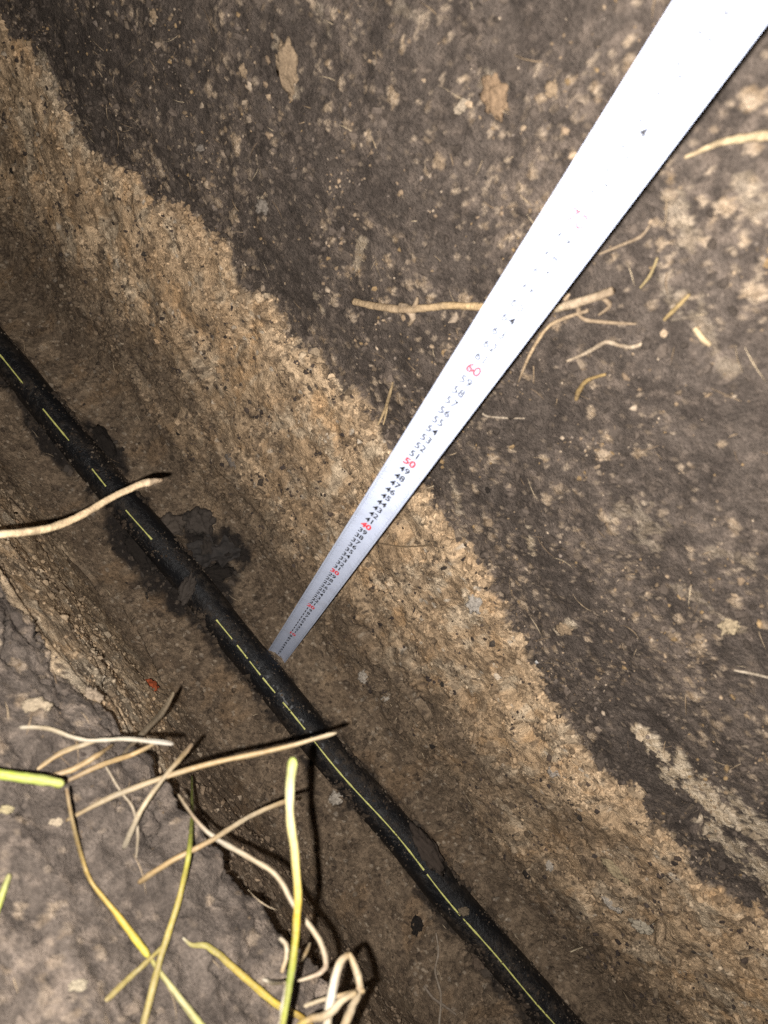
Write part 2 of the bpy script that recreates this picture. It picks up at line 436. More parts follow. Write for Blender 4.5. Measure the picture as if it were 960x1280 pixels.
    fa = np.clip(fleck * (0.35 + 0.65 * Aq) + fleckB * (0.25 + 0.75 * Bq) + 0.6 * fleckD * Dq, 0, 1)
    top = lerp(top, fc, fa * np.where(right, 0.9, 0.45))
    tan = lerp(v(0.285, 0.198, 0.120), v(0.40, 0.295, 0.192), np.clip(0.5 + n60 * 1.1, 0, 1))
    tan = lerp(tan, v(0.35, 0.28, 0.20), sstep(0.02, 0.40, fbm(X, S * 0.6, 0.040, 4, 0.65, 221)) * 0.85)
    tan = lerp(tan, v(0.34, 0.215, 0.112), sstep(0.15, 0.55, fbm(X, S * 0.6, 0.040, 4, 0.65, 223)) * 0.7)
    tan = lerp(tan, v(0.16, 0.112, 0.070), sstep(0.02, 0.45, fbm(X, S * 0.6, 0.026, 4, 0.7, 225)) * 0.8)
    tan = tan * (0.92 + 0.16 * Bq + 0.50 * Dq)[..., None]
    tan = tan * np.array([1.09, 1.08, 1.05])
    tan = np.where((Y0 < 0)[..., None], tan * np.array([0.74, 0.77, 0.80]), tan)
    humus = ((Er > 0.86) & (E1 < 0.30 + 0.9 * n10 + 0.15 * Eq)) * sstep(-0.2, 0.2, n60)
    tan = lerp(tan, v(0.060, 0.044, 0.032), humus * 0.8)
    damp = lerp(v(0.112, 0.080, 0.053), v(0.178, 0.130, 0.086), np.clip(0.5 + 0.9 * n25 + 0.4 * n60, 0, 1))
    damp = lerp(damp, v(0.175, 0.115, 0.066), sstep(0.2, 0.5, fbm(X, S * 0.6, 0.05, 3, 0.6, 227)) * 0.6)
    damp = damp * (0.58 + 0.20 * Bq + 0.58 * Dq)[..., None]
    damp = lerp(damp, v(0.30, 0.24, 0.175), ((Dr < 0.05) & (D1 < 0.45)) * 0.8)
    base = lerp(tan, damp, wet)
    base = lerp(base, v(0.052, 0.037, 0.026), np.clip(pore + poreA * 0.8 + ((Dr > np.where(right, 0.885, 0.93)) & (D1 < 0.5)) * 0.75, 0, 1) * 0.75)  # shade inside the pores painted as dark colour
    base = lerp(base, v(0.46, 0.40, 0.32), ((Br < 0.025) & (B1 < 0.4)) * (0.25 + 0.5 * (1 - wet)))
    base = lerp(base, v(0.014, 0.011, 0.0095), mud * 0.97)
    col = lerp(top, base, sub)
    pale = lerp(v(0.32, 0.245, 0.16), v(0.50, 0.41, 0.30), Dq)
    col = lerp(col, pale, clay)
    V = np.stack([X, Y0 + ny * H, Z0 + nz * H], -1)
    return V, dict(subsoil=sub, moist=wet, mud=mud, hollow=hollow, soil=col)

MUD = []
for a, b, rx, ry in ((165, 672, .055, .024), (205, 718, .06, .026), (262, 690, .045, .02), (290, 690, .03, .012), (135, 560, .05, .014), (60, 555, .05, .012), (260, 745, .04, .03)):
    p = plane_hit(a, b, 0.0); MUD.append((p.x, p.y, rx, ry))

def grid_obj(name, V, att, mat):
    nx, ns = V.shape[:2]
    i = np.arange(nx * ns).reshape(nx, ns)
    F = np.stack([i[:-1, :-1], i[1:, :-1], i[1:, 1:], i[:-1, 1:]], -1).reshape(-1, 4)
    me = np_mesh(name, V.reshape(-1, 3), F)
    cattr(me, 'soil', att['soil'].reshape(-1, 3))
    return tag(link(name, me, mat), kind='structure')

def srange(a, b, step): return np.linspace(a, b, max(2, int(round((b - a) / step)) + 1))
X_HI = srange(-0.72, 0.64, 0.0017)
S_A = np.concatenate([srange(0, S_LOW, 0.006)[:-1], srange(S_LOW, S_LIP + 0.03, 0.0019)])
S_B = np.concatenate([srange(S_LIP + 0.03, S_FL0, 0.0017)])
S_C = srange(S_FL0, S_FL1, 0.0014)
S_D = np.concatenate([srange(S_FL1, arc[25*40], 0.0015)[:-1], srange(arc[25*40], S_TOPR, 0.0024)[:-1], srange(S_TOPR, arc[-1], 0.008)])
TERR = {}
terrain = []
for name, S1 in (('near_bank_topsoil', S_A), ('near_bank_subsoil', S_B), ('trench_floor', S_C), ('far_trench_wall', S_D)):
    V, att = build_patch(X_HI, S1)
    TERR[name] = (V, att)
    terrain.append(grid_obj(name, V, att, M_SOIL))
# the trench runs on beyond the picture on both sides
S_all = np.concatenate([srange(0, S_LOW, 0.03)[:-1], srange(S_LOW, S_TOPR, 0.012)[:-1], srange(S_TOPR, arc[-1], 0.05)])
for X1 in (srange(-6, -0.7205, 0.03), srange(0.6405, 6, 0.03)):
    V, att = build_patch(X1, S_all)
    grid_obj('trench_continuation', V, att, M_SOIL)
# open ground beyond the banks
for y0, y1, z in ((-60, -1.59, 0.797), (1.59, 60, 0.877)):
    gx = srange(-60, 60, 1.0); gy = srange(y0, y1, 0.9)
    GX, GY = np.meshgrid(gx, gy, indexing='ij')
    GZ = z - 0.004 + 0.06 * fbm(GX, GY, 6, 3, 0.5, 7) * sstep(1.6, 6, np.abs(GY))
    gc = np.array([0.05, 0.04, 0.034]) * (1 + 0.5 * fbm(GX, GY, 3, 3, 0.6, 9))[..., None]
    grid_obj('ground', np.stack([GX, GY, GZ], -1), dict(soil=gc), M_SOIL)
bpy.context.view_layer.update()

def hit(px, py, extra=()):
    r = ray(px, py).normalized(); best = None
    for o in terrain + list(extra):
        ok, loc, nrm, _ = o.ray_cast(o.matrix_world.inverted() @ CAM, r); loc = o.matrix_world @ loc
        if ok:
            d = (loc - CAM).length
            if best is None or d < best[0]: best = (d, loc.copy(), nrm.copy())
    return best[1], best[2]

# ------------------------------------------------------------------ pipe
PR = 0.0192
def catmull(P, per=12):
    out = []
    P = [Vector(p) for p in P]
    for i in range(len(P) - 1):
        p0 = P[max(i-1, 0)]; p1 = P[i]; p2 = P[i+1]; p3 = P[min(i+2, len(P)-1)]
        for k in range(per):
            t = k / per
            out.append(0.5 * ((2*p1) + (p2-p0)*t + (2*p0-5*p1+4*p2-p3)*t*t + (3*p1-p0-3*p2+p3)*t**3))
    out.append(P[-1]); return out
pline = catmull(pc, 20)
pipe = bpy.data.objects.new('water_pipe', None); C.objects.link(pipe); pipe.location = (0, -0.02, 0)
tag(pipe, 'black plastic pipe with a thin yellow stripe lying along the trench bottom', 'pipe')
def frames(line):
    fr = []
    for i, p in enumerate(line):
        t = (line[min(i+1, len(line)-1)] - line[max(i-1, 0)]).normalized()
        side = t.cross(Vector((0, 0, 1))).normalized(); up = side.cross(t)
        fr.append((p, t, side, up))
    return fr
pf = frames(pline)
def pipe_pt(f, ang, r):
    p, t, side, up = f
    return p + side * (math.sin(ang) * r) + up * (math.cos(ang) * r)
NS = 40
V = []; dust = []
for i, f in enumerate(pf):
    for k in range(NS):
        a = 2 * math.pi * k / NS
        n_ = mnoise.fractal(f[0] * 60 + Vector((0, 0, k * 0.35)), 1.0, 2.0, 3)
        V.append(pipe_pt(f, a, PR + 0.0003 * n_))
        dust.append(max(0.0, min(1.0, 0.46 + 1.0 * mnoise.noise(f[0] * 22 + Vector((a, 0, 0))) + 0.4 * max(0, abs(math.sin(a)) - 0.75) * 2)))
n = len(pf)
F = [(i*NS+k, i*NS+(k+1) % NS, (i+1)*NS+(k+1) % NS, (i+1)*NS+k) for i in range(n-1) for k in range(NS)]
me = np_mesh('tube', np.array([tuple(v - Vector((0, -0.02, 0))) for v in V]), np.array(F))
fattr(me, 'dust', dust)
TUBE = link('tube', me, M_PIPE, pipe); bpy.context.view_layer.update()
# coloured stripes set into the pipe wall; the upper one shows in stretches between dried mud
def pixel_of(p):
    q = p - CAM; d = q.dot(FWD); return 480 + FPX * q.dot(RIGHT) / d, 640 + FPX * q.dot(DOWN) / d
def stripe(i0, i1, ang, wid=0.00095):
    vs = []
    for i in range(i0, i1 + 1):
        f = pf[i]; wob = 0.03 * math.sin(i * 0.21)
        nz_ = 0.55 + 0.45 * abs(mnoise.noise(f[0] * 190)) * 2
        for da in (-1, 0, 1):
            vs.append(pipe_pt(f, ang + wob + da * wid * nz_ / PR, PR + (0.00055 if da == 0 else 0.00005)) - Vector((0, -0.02, 0)))
    m_ = i1 - i0 + 1
    fs = [(j*3+k, j*3+k+1, (j+1)*3+k+1, (j+1)*3+k) for j in range(m_-1) for k in range(2)]
    link('stripe', np_mesh('stripe', np.array([tuple(v) for v in vs]), np.array(fs)), M_STRIPE, pipe)
ypix = [pixel_of(pipe_pt(f, 0.43, PR))[1] for f in pf]
def idx(y): return int(np.argmin(np.abs(np.array(ypix) - y)))
ANG = 0.43
for y0, y1 in ((430, 479), (512, 552), (587, 607), (638, 676), (776, 800), (806, 822), (828, 842), (846, 866), (878, 914), (921, 1088), (1093, 1142), (1148, 1330)):
    a_, b_ = idx(y0), idx(y1)
    if b_ > a_: stripe(a_, b_, ANG)
for k in (2.55, 3.75): stripe(0, n - 1, ANG + k)

# ------------------------------------------------------------------ tape measure
tape = bpy.data.objects.new('tape_measure', None); C.objects.link(tape)
tag(tape, 'white steel measuring tape standing upright on the pipe, black and red numerals', 'tape measure')
TW = Vector((0.951, 0.308, 0)).normalized()          # across the blade
TN = Vector((0.308, -0.951, 0)).normalized()         # out of the printed face
TZ0 = 0.0
def tape_pt(a, t, off=0.0):
    """a across (-12.5..12.5 mm), t along in metres"""
    R = 0.026                                         # hollow face towards the reader
    th = a / R
    sag = R * (1 - math.cos(th))
    bow = 0.0035 * math.sin(math.pi * min(t, 1.05) / 1.05)
    nrm = TN * math.cos(th) - TW * math.sin(th)
    return TW * (R * math.sin(th)) + TN * (sag - 0.002 + bow * 0.0) + Vector((0, 0, TZ0 + t)) + nrm * off
NA = 17; NT = 120; LEN = 1.12
As = [(-0.0127 + 0.0254 * i / (NA - 1)) for i in range(NA)]
vs = []; fs = []
for side_, off in ((0, 0.00012), (1, -0.00012)):
    for j in range(NT + 1):
        for a in As: vs.append(tape_pt(a, 0.001 + LEN * j / NT, off))
W_ = NA; base2 = (NT + 1) * NA
for j in range(NT):
    for i in range(NA - 1):
        q = (j*W_+i, j*W_+i+1, (j+1)*W_+i+1, (j+1)*W_+i); fs.append(q); fs.append(tuple(base2 + v for v in reversed(q)))
    for i in (0, NA - 1):
        q = (j*W_+i, (j+1)*W_+i, base2+(j+1)*W_+i, base2+j*W_+i); fs.append(q if i == 0 else tuple(reversed(q)))
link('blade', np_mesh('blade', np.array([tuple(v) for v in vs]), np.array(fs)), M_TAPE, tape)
# printed numerals
def text_mesh(txt, size, bold):
    cu = bpy.data.curves.new('t', 'FONT'); cu.body = txt; cu.size = size; cu.align_x = 'CENTER'; cu.align_y = 'CENTER'
    cu.resolution_u = 3; cu.offset = bold
    ob = bpy.data.objects.new('t', cu); C.objects.link(ob)
    bpy.context.view_layer.update()
    m_ = ob.evaluated_get(bpy.context.evaluated_depsgraph_get()).to_mesh()
    vv = [v.co.copy() for v in m_.vertices]; ff = [tuple(p.vertices) for p in m_.polygons]
    ob.to_mesh_clear(); bpy.data.objects.remove(ob); bpy.data.curves.remove(cu)
    return vv, ff
def put(verts, faces, vv, ff, t, sx=1.0, sy=1.0):
    b0 = len(verts)
    for v in vv: verts.append(tape_pt(v.x * sx, t + v.y * sy, 0.00030))
    for f in ff: faces.append(tuple(b0 + i for i in f))
kv, kf, REDS = [], [], []
for cm in range(1, 110):
    red = cm % 10 == 0
    lab = str(cm)
    vv, ff = text_mesh(lab, 0.0084 if not red else 0.0094, 0.00017 if not red else 0.00040)
    if red:
        rv, rf = [], []; put(rv, rf, vv, ff, cm / 100, 0.86, 1.1); REDS.append((rv, rf))
    else: put(kv, kf, vv, ff, cm / 100, 0.86, 1.12)
def poly_obj(name, vv, ff, mat, parent):
    me = bpy.data.meshes.new(name); me.from_pydata([tuple(v) for v in vv], [], ff); me.update()
    return link(name, me, mat, parent)
poly_obj('black_numerals', kv, kf, M_PRINT, tape)['kind'] = 'stuff'
for rv, rf in REDS: poly_obj('red_numeral', rv, rf, M_PRINT_RED, tape)
tv, tf = [], []
for mm in range(1, 1100):
    ln = 0.0042 if mm % 10 == 0 else (0.0030 if mm % 5 == 0 else 0.0019)
    for s_ in (-1, 1):
        b0 = len(tv); a0, a1 = s_ * 0.0124, s_ * (0.0124 - ln)
        t0 = mm / 1000 - 0.00008; t1 = mm / 1000 + 0.00008
        for a, t in ((a0, t0), ((a0 + a1) / 2, t0), (a1, t0), (a1, t1), ((a0 + a1) / 2, t1), (a0, t1)): tv.append(tape_pt(a, t, 0.00028))
        tf.append((b0, b0+1, b0+4, b0+5)); tf.append((b0+1, b0+2, b0+3, b0+4))
poly_obj('tick_marks', tv, tf, M_PRINT, tape)['kind'] = 'stuff'
# hook: plate on the blade with a lip turned out, two rivets
hv, hf = [], []
def strip(rows):
    b0 = len(hv); k = len(rows[0])
    for r in rows: hv.extend(r)
    for j in range(len(rows) - 1):
        for i in range(k - 1): hf.append((b0+j*k+i, b0+j*k+i+1, b0+(j+1)*k+i+1, b0+(j+1)*k+i))
ha = [-0.0105 + 0.021 * i / 10 for i in range(11)]
strip([[tape_pt(a, t, -0.0006) for a in ha] for t in (0.014, 0.007, 0.0)])
strip([[tape_pt(a, 0.0, -0.0006) for a in ha], [tape_pt(a, -0.0010, -0.0004) for a in ha], [tape_pt(a, -0.0012, 0.0012) for a in ha], [tape_pt(a, -0.0012, 0.0050) for a in ha]])
hook = poly_obj('end_hook', hv, hf, M_STEEL, tape)
sm = hook.modifiers.new('solid', 'SOLIDIFY'); sm.thickness = 0.0005; sm.offset = 0
for po in hook.data.polygons: po.use_smooth = True
for a in (-0.004, 0.004):
    bm = bmesh.new(); bmesh.ops.create_uvsphere(bm, u_segments=12, v_segments=6, radius=0.0015)
    for v in bm.verts: v.co.y *= 0.35
    me = bpy.data.meshes.new('rivet'); bm.to_mesh(me); bm.free()
    o = link('rivet', me, M_STEEL, hook); o.location = tape_pt(a, 0.0055, 0.0002); o.rotation_euler.z = math.atan2(TW.y, TW.x)

# ------------------------------------------------------------------ crumbs, clods, stones
bm = bmesh.new(); bmesh.ops.create_icosphere(bm, subdivisions=1, radius=1.0)
ICO_V = np.array([v.co[:] for v in bm.verts]); ICO_F = np.array([[v.index for v in f.verts] for f in bm.faces]); bm.free()
def rand_rot(n_):
    q = rng.normal(size=(n_, 4)); q /= np.linalg.norm(q, axis=1)[:, None]
    a, b, c, d = q.T
    return np.stack([np.stack([1-2*(c*c+d*d), 2*(b*c-a*d), 2*(b*d+a*c)], -1), np.stack([2*(b*c+a*d), 1-2*(b*b+d*d), 2*(c*d-a*b)], -1),
                     np.stack([2*(b*d-a*c), 2*(c*d+a*b), 1-2*(b*b+c*c)], -1)], -2)
def crumbs(name, pos, size, cols):
    n_ = len(pos)
    base = ICO_V[None] * (1 + rng.uniform(-0.42, 0.42, (n_, len(ICO_V), 1)))
    base = base * rng.uniform(0.45, 1.2, (n_, 1, 3))
    V = np.einsum('nij,nkj->nki', rand_rot(n_), base) * size[:, None, None] + pos[:, None, :]
    F = (ICO_F[None] + (np.arange(n_) * len(ICO_V))[:, None, None]).reshape(-1, 3)
    me = np_mesh(name, V.reshape(-1, 3), F, False)
    cattr(me, 'col', np.repeat(cols, len(ICO_V), 0))
    return tag(link(name, me, M_CRUMB), kind='stuff')
PAL_LIGHT = np.array([(0.34, 0.25, 0.165), (0.42, 0.33, 0.24), (0.26, 0.185, 0.12), (0.20, 0.16, 0.13), (0.24, 0.17, 0.105), (0.30, 0.20, 0.10), (0.17, 0.125, 0.085)])
PAL_DARK = np.array([(0.04, 0.03, 0.026), (0.06, 0.045, 0.038), (0.09, 0.065, 0.05)])
PAL_TAN = np.array([(0.30, 0.21, 0.13), (0.24, 0.16, 0.095), (0.36, 0.27, 0.18), (0.14, 0.10, 0.066)])
PAL_DAMP = np.array([(0.10, 0.072, 0.048), (0.075, 0.052, 0.036), (0.15, 0.11, 0.076), (0.04, 0.03, 0.023), (0.24, 0.19, 0.14)])
def pick(pal, n_, p=None):
    c = pal[rng.choice(len(pal), n_, p=p)]
    return c * rng.uniform(0.75, 1.2, (n_, 1))
def scatter(patch, n_, weight):
    V, att = TERR[patch]; Wt = weight(V, att).ravel(); Wt = Wt / Wt.sum()
    i = rng.choice(Wt.size, n_, p=Wt)
    return V.reshape(-1, 3)[i] + rng.normal(0, 0.0008, (n_, 3))
def local_crumbs(name, jobs):
    P, Z, K = [], [], []
    for patch, n_, weight, lo, hi, gain in jobs:
        V, att = TERR[patch]; Wt = weight(V, att).ravel(); i = rng.choice(Wt.size, n_, p=Wt / Wt.sum())
        sz = sizes(n_, lo, hi, 2.2)
        base = V.reshape(-1, 3)[i]; out = np.array(CAM)[None] - base; out /= np.linalg.norm(out, axis=1)[:, None]
        P.append(base + out * (sz * 0.25)[:, None] + rng.normal(0, 0.0006, (n_, 3))); Z.append(sz)
        c = att['soil'].reshape(-1, 3)[i]; m_ = c.mean(0)[None]
        K.append((c * 0.82 + m_ * 0.18) * gain * rng.uniform(0.62, 1.34, (n_, 1)))
    return crumbs(name, np.concatenate(P), np.concatenate(Z), np.concatenate(K))
def sizes(n_, lo, hi, pw=2.6):
    u = rng.random(n_); return lo * (1 - u * (1 - (hi / lo) ** (1 - pw))) ** (1 / (1 - pw))
infr = lambda V: ((V[..., 0] > -0.70) & (V[..., 0] < 0.62)).astype(float)
clump = lambda V, sc_, sd: np.clip(0.35 + 2.2 * fbm(V[..., 0], V[..., 2] + V[..., 1], sc_, 3, 0.6, sd), 0.03, None)
# light grit in the black topsoil of the far wall
p = scatter('far_trench_wall', 6500, lambda V, a: infr(V) * (1 - a['subsoil']) * (V[..., 2] < 0.84) * clump(V, 0.07, 3))
crumbs('topsoil_grit', p, sizes(len(p), 0.0006, 0.0030), pick(PAL_LIGHT, len(p)))
edge = lambda V, a: np.exp(-((V[..., 2] - border(V[..., 0])) / 0.012) ** 2)
local_crumbs('topsoil_crumbs', [('far_trench_wall', 6500, lambda V, a: infr(V) * (1 - a['subsoil']) * (V[..., 2] < 0.80) * clump(V, 0.06, 4), 0.0010, 0.0042, 1.15)])
local_crumbs('subsoil_crumbs', [('far_trench_wall', 12000, lambda V, a: infr(V) * a['subsoil'] * (1 - a['hollow']) * (1 - 0.75 * a['moist']) * clump(V, 0.05, 9), 0.0008, 0.0038, 1.12),
                                ('far_trench_wall', 2600, lambda V, a: infr(V) * edge(V, a) * a['subsoil'], 0.0010, 0.0046, 1.12),
                                ('far_trench_wall', 1300, lambda V, a: infr(V) * edge(V, a) * (1 - a['subsoil']), 0.0010, 0.0042, 1.12)])
local_crumbs('damp_crumbs', [('far_trench_wall', 7000, lambda V, a: infr(V) * a['subsoil'] * a['moist'] * clump(V, 0.04, 12), 0.0009, 0.0042, 1.12),
                             ('trench_floor', 9500, lambda V, a: infr(V) * clump(V, 0.05, 15), 0.0008, 0.0040, 1.12),
                             ('near_bank_subsoil', 5200, lambda V, a: infr(V), 0.0008, 0.0040, 1.1)])
p = scatter('far_trench_wall', 2200, lambda V, a: infr(V) * a['subsoil'] * np.clip(clump(V, 0.03, 19) - 0.5, 0.02, None))
crumbs('humus_crumbs', p, sizes(len(p), 0.0009, 0.0034), pick(PAL_DARK, len(p)))
p = np.concatenate([scatter('trench_floor', 900, lambda V, a: infr(V) * a['mud'] ** 2), scatter('far_trench_wall', 160, lambda V, a: infr(V) * (a['mud'] + 1e-9) ** 2)])
crumbs('peat_crumbs', p, sizes(len(p), 0.0012, 0.0052, 2.0), pick(np.array([(0.016, 0.013, 0.011), (0.03, 0.025, 0.021), (0.055, 0.045, 0.037), (0.085, 0.066, 0.05)]), len(p)))
p = scatter('trench_floor', 700, lambda V, a: infr(V) * (1 - a['mud']))
crumbs('floor_grit', p, sizes(len(p), 0.0007, 0.0026), pick(PAL_DAMP * 1.3, len(p)))
p = scatter('near_bank_subsoil', 1200, lambda V, a: infr(V) * (1 - a['moist']))
crumbs('bank_crumbs', p, sizes(len(p), 0.0007, 0.003), pick(PAL_TAN, len(p)))
p = scatter('near_bank_topsoil', 2200, lambda V, a: infr(V) * (V[..., 1] > -0.45) * clump(V, 0.06, 5))
crumbs('bank_grit', p, sizes(len(p), 0.0005, 0.0022, 3.0), pick(np.concatenate([PAL_LIGHT * .6, PAL_DARK]), len(p)))
# soil stuck on and along the pipe
pp = []; 
for _ in range(4200):
    f = pf[random.randrange(20, n - 20)]
    a = random.choice((-1, 1)) * random.uniform(1.0, 1.5) if random.random() < 0.25 else random.uniform(-1.3, 1.3)
    f2 = pf[pf.index(f) + 1]; w_ = random.random(); f = (f[0].lerp(f2[0], w_),) + f[1:]
    if mnoise.noise(f[0] * 35 + Vector((a * .8, 0, 3))) > random.uniform(-.25, .45): pp.append(tuple(pipe_pt(f, a, PR + 0.0003)))
crumbs('pipe_dirt', np.array(pp), sizes(len(pp), 0.0005, 0.0022), pick(PAL_DAMP * 0.6, len(pp)))

pp = []
for _ in range(2600):
    i_ = random.randrange(20, n - 20); f = pf[i_]; w_ = random.random(); f = (f[0].lerp(pf[i_ + 1][0], w_),) + f[1:]
    a = random.choice((-1, 1)) * random.uniform(0.75, 1.55)
    if mnoise.noise(f[0] * 26 + Vector((math.copysign(5, a), 0, 0))) > 0.12 + 0.25 * (1.5 - abs(a)): pp.append(tuple(pipe_pt(f, a, PR + 0.0002)))
crumbs('pipe_mud', np.array(pp), sizes(len(pp), 0.0014, 0.0048), pick(PAL_DAMP[:4] * 0.55, len(pp)))

def lump(name, p, nrm, r, col, lab, cat, group=None, flat=0.55, stretch=(1, 1), rot=0.0, sd=0, rough=0.62, col2=None, sink=0.42, freq=2.1):
    bm = bmesh.new(); bmesh.ops.create_icosphere(bm, subdivisions=4, radius=1.0)
    nrm = Vector(nrm).normalized(); ax = (RIGHT - nrm * RIGHT.dot(nrm)).normalized(); ay = nrm.cross(ax)
    q = Matrix((ax, ay, nrm)).transposed().to_quaternion()
    cols = []
    for v in bm.verts:
        d = v.co.normalized(); off = Vector((sd * 3.1, sd * 1.7, -sd))
        k = 1 + rough * mnoise.fractal(d * freq + off, 0.9, 2.1, 5)
        k += 0.10 * abs(mnoise.noise(d * 7 + off))
        t = Vector((d.x * k * stretch[0], d.y * k * stretch[1], d.z * k * flat))
        t.rotate(Matrix.Rotation(rot, 3, 'Z')); v.co = t * r
        f_ = 0.5 + 0.5 * mnoise.fractal(d * 3 + off, 0.9, 2.1, 3)
        c2 = col2 or tuple(c * 0.55 for c in col)
        cols.append(tuple(col[i] * f_ + c2[i] * (1 - f_) for i in range(3)))
    me = bpy.data.meshes.new(name); bm.to_mesh(me); bm.free()
    for po in me.polygons: po.use_smooth = True
    cattr(me, 'col', np.array(cols))
    o = link(name, me, M_CRUMB); o.location = p + nrm * (r * flat * (0.5 - sink)); o.rotation_mode = 'QUATERNION'; o.rotation_quaternion = q
    return tag(o, lab, cat, group)
def px_r(p, rpx): return rpx * (p - CAM).dot(FWD) / FPX

TANC = (0.34, 0.245, 0.155); WHT = (0.52, 0.455, 0.375); GRY = (0.24, 0.205, 0.17)
LUMPS = [  # px, py, radius px, colour, name, category, label, flat, stretch, rot
    (362, 88, 19, TANC, 'clay_clod', 'clod', 'large ragged tan clay clod high on the black wall, left of centre', .35, (.75, 1.5), .15),
    (330, 257, 9, GRY, 'clay_clod', 'clod', 'grey tan clod low in the black topsoil, left of the long root', .45, (1.1, .9), .2),
    (193, 18, 6, TANC, 'clay_clod', 'clod', 'small tan clod at the upper left edge of the black topsoil', .5, (.8, 1.2), 0),
    (305, 89, 6, TANC, 'clay_clod', 'clod', 'small oval tan clod just left of the large ragged clay clod', .5, (.8, 1.2), .3),
    (252, 185, 5, GRY, 'clay_clod', 'clod', 'tiny curved grey clod on the black wall above the tan ledge', .5, (1.3, .7), .3),
    (620, 118, 18, (.30, .20, .12), 'clay_clod', 'clod', 'blurred brown clod high on the wall left of the tape', .4, (.9, 1.3), .4),
    (578, 132, 8, (.42, .34, .25), 'clay_clod', 'clod', 'small pale clod beside the blurred brown clod left of the tape', .5, (1.4, .7), .7),
    (690, 112, 9, TANC, 'clay_clod', 'clod', 'small tan clod touching the left edge of the overexposed tape', .5, (1, 1), .7),
    (913, 780, 11, (.42, .33, .21), 'clay_clod', 'clod', 'pale yellowish clod at the right edge of the wall', .45, (1.3, .8), .7),
    (705, 786, 8, TANC, 'clay_clod', 'clod', 'tan clod in black topsoil just above the tan ledge, right of the tape', .5, (1.2, .9), .4),
    (188, 858, 8, (.42, .085, .025), 'brick_fragment', 'brick fragment', 'small orange red crumb of brick on the floor below the pipe', .5, (1.2, .9), .4),
    (455, 846, 7, WHT, 'stone', 'stone', 'whitish crumbly stone on the slope right of the tape hook', .5, (1, 1), 0),
    (482, 873, 4, WHT, 'stone', 'stone', 'tiny white stone beside the dark hollow right of the pipe', .5, (1.3, .8), .5),
    (420, 998, 8, WHT, 'stone', 'stone', 'white crumbly stone beside the pipe near the upright green stalk', .5, (1.1, .9), .5),
    (693, 964, 8, (.50, .43, .36), 'stone', 'stone', 'pale crumbly stone in the tan slope right of the pipe', .5, (1.2, .8), .5),
    (687, 1082, 5, WHT, 'stone', 'stone', 'small white stone on the slope in line with the lower pipe', .55, (.8, 1.2), .2),
    (803, 1157, 10, (.52, .45, .34), 'stone', 'stone', 'cream stone with a dark hollow under it, lower right slope', .5, (1.2, .8), -.2),
    (765, 1130, 8, WHT, 'stone', 'stone', 'elongated white stone left of the cream stone, lower right slope', .5, (1.6, .6), -.6),
    (770, 1085, 12, (.42, .33, .20), 'clay_clod', 'clod', 'yellowish clay flake on the slope above the cream stone', .4, (1.5, .7), -.7),
    (595, 752, 11, (.47, .42, .36), 'stone', 'stone', 'whitish mineral lump at the top of the tan ledge right of the tape', .4, (.9, 1.1), 0),
    (672, 828, 3, (.75, .72, .68), 'stone', 'stone', 'tiny bright white pebble where tan ledge meets black topsoil', .7, (1, 1), 0),
    (290, 577, 8, (.22, .185, .155), 'stone', 'stone', 'grey splinter of stone on the slope above the pipe, left of the tape', .35, (.55, 1.5), .5),
    (572, 1086, 7, (.17, .125, .085), 'stone', 'stone', 'round brown pebble leaning on the lower pipe\'s upper side', .6, (1, 1), 0),
    (580, 1139, 5, (.20, .155, .105), 'stone', 'stone', 'small tan pebble stuck on the yellow stripe of the lower pipe', .6, (1.2, .9), 0),
    (597, 1200, 9, (.14, .10, .07), 'stone', 'stone', 'brown pebble pressed against the near side of the lower pipe', .55, (.8, 1.2), .3),
    (520, 1157, 8, (.006, .005, .005), 'stone', 'stone', 'black oval pebble on the bare floor left of the lower pipe', .6, (.75, 1.15), .1),  # black lump added in place of a small dark hole
    (45, 882, 11, (.40, .32, .22), 'clay_clod', 'clod', 'blurred yellowish clod on the near bank above the straws', .4, (1.4, .8), 0),
    (115, 870, 9, (.36, .28, .20), 'clay_clod', 'clod', 'tan clod at the broken lip of the near bank', .6, (1.2, 1), 0),
    (70, 1028, 6, (.42, .34, .24), 'clay_clod', 'clod', 'small pale clod on the near bank below the straws', .5, (1.3, .8), .2),
    (8, 1012, 6, (.42, .35, .2), 'clay_clod', 'clod', 'small yellowish clod at the left edge of the near bank', .5, (1.2, .8), .2),
    (97, 1232, 7, (.40, .34, .24), 'clay_clod', 'clod', 'pale crumb on the near bank left of the crossing yellow stalks', .5, (1.4, .8), .2),
]
for i, (a, b, rp, col, nm, cat, lab, fl_, st, ro) in enumerate(LUMPS):
    p, nr = hit(a, b, [TUBE])
    lump(nm, p, (nr + (CAM - p).normalized() * 0.8), px_r(p, rp), col, lab, cat, {'clay_clod': 'clods in the trench soil', 'stone': 'stones in the trench soil'}.get(nm), fl_, st, ro, i + 1)

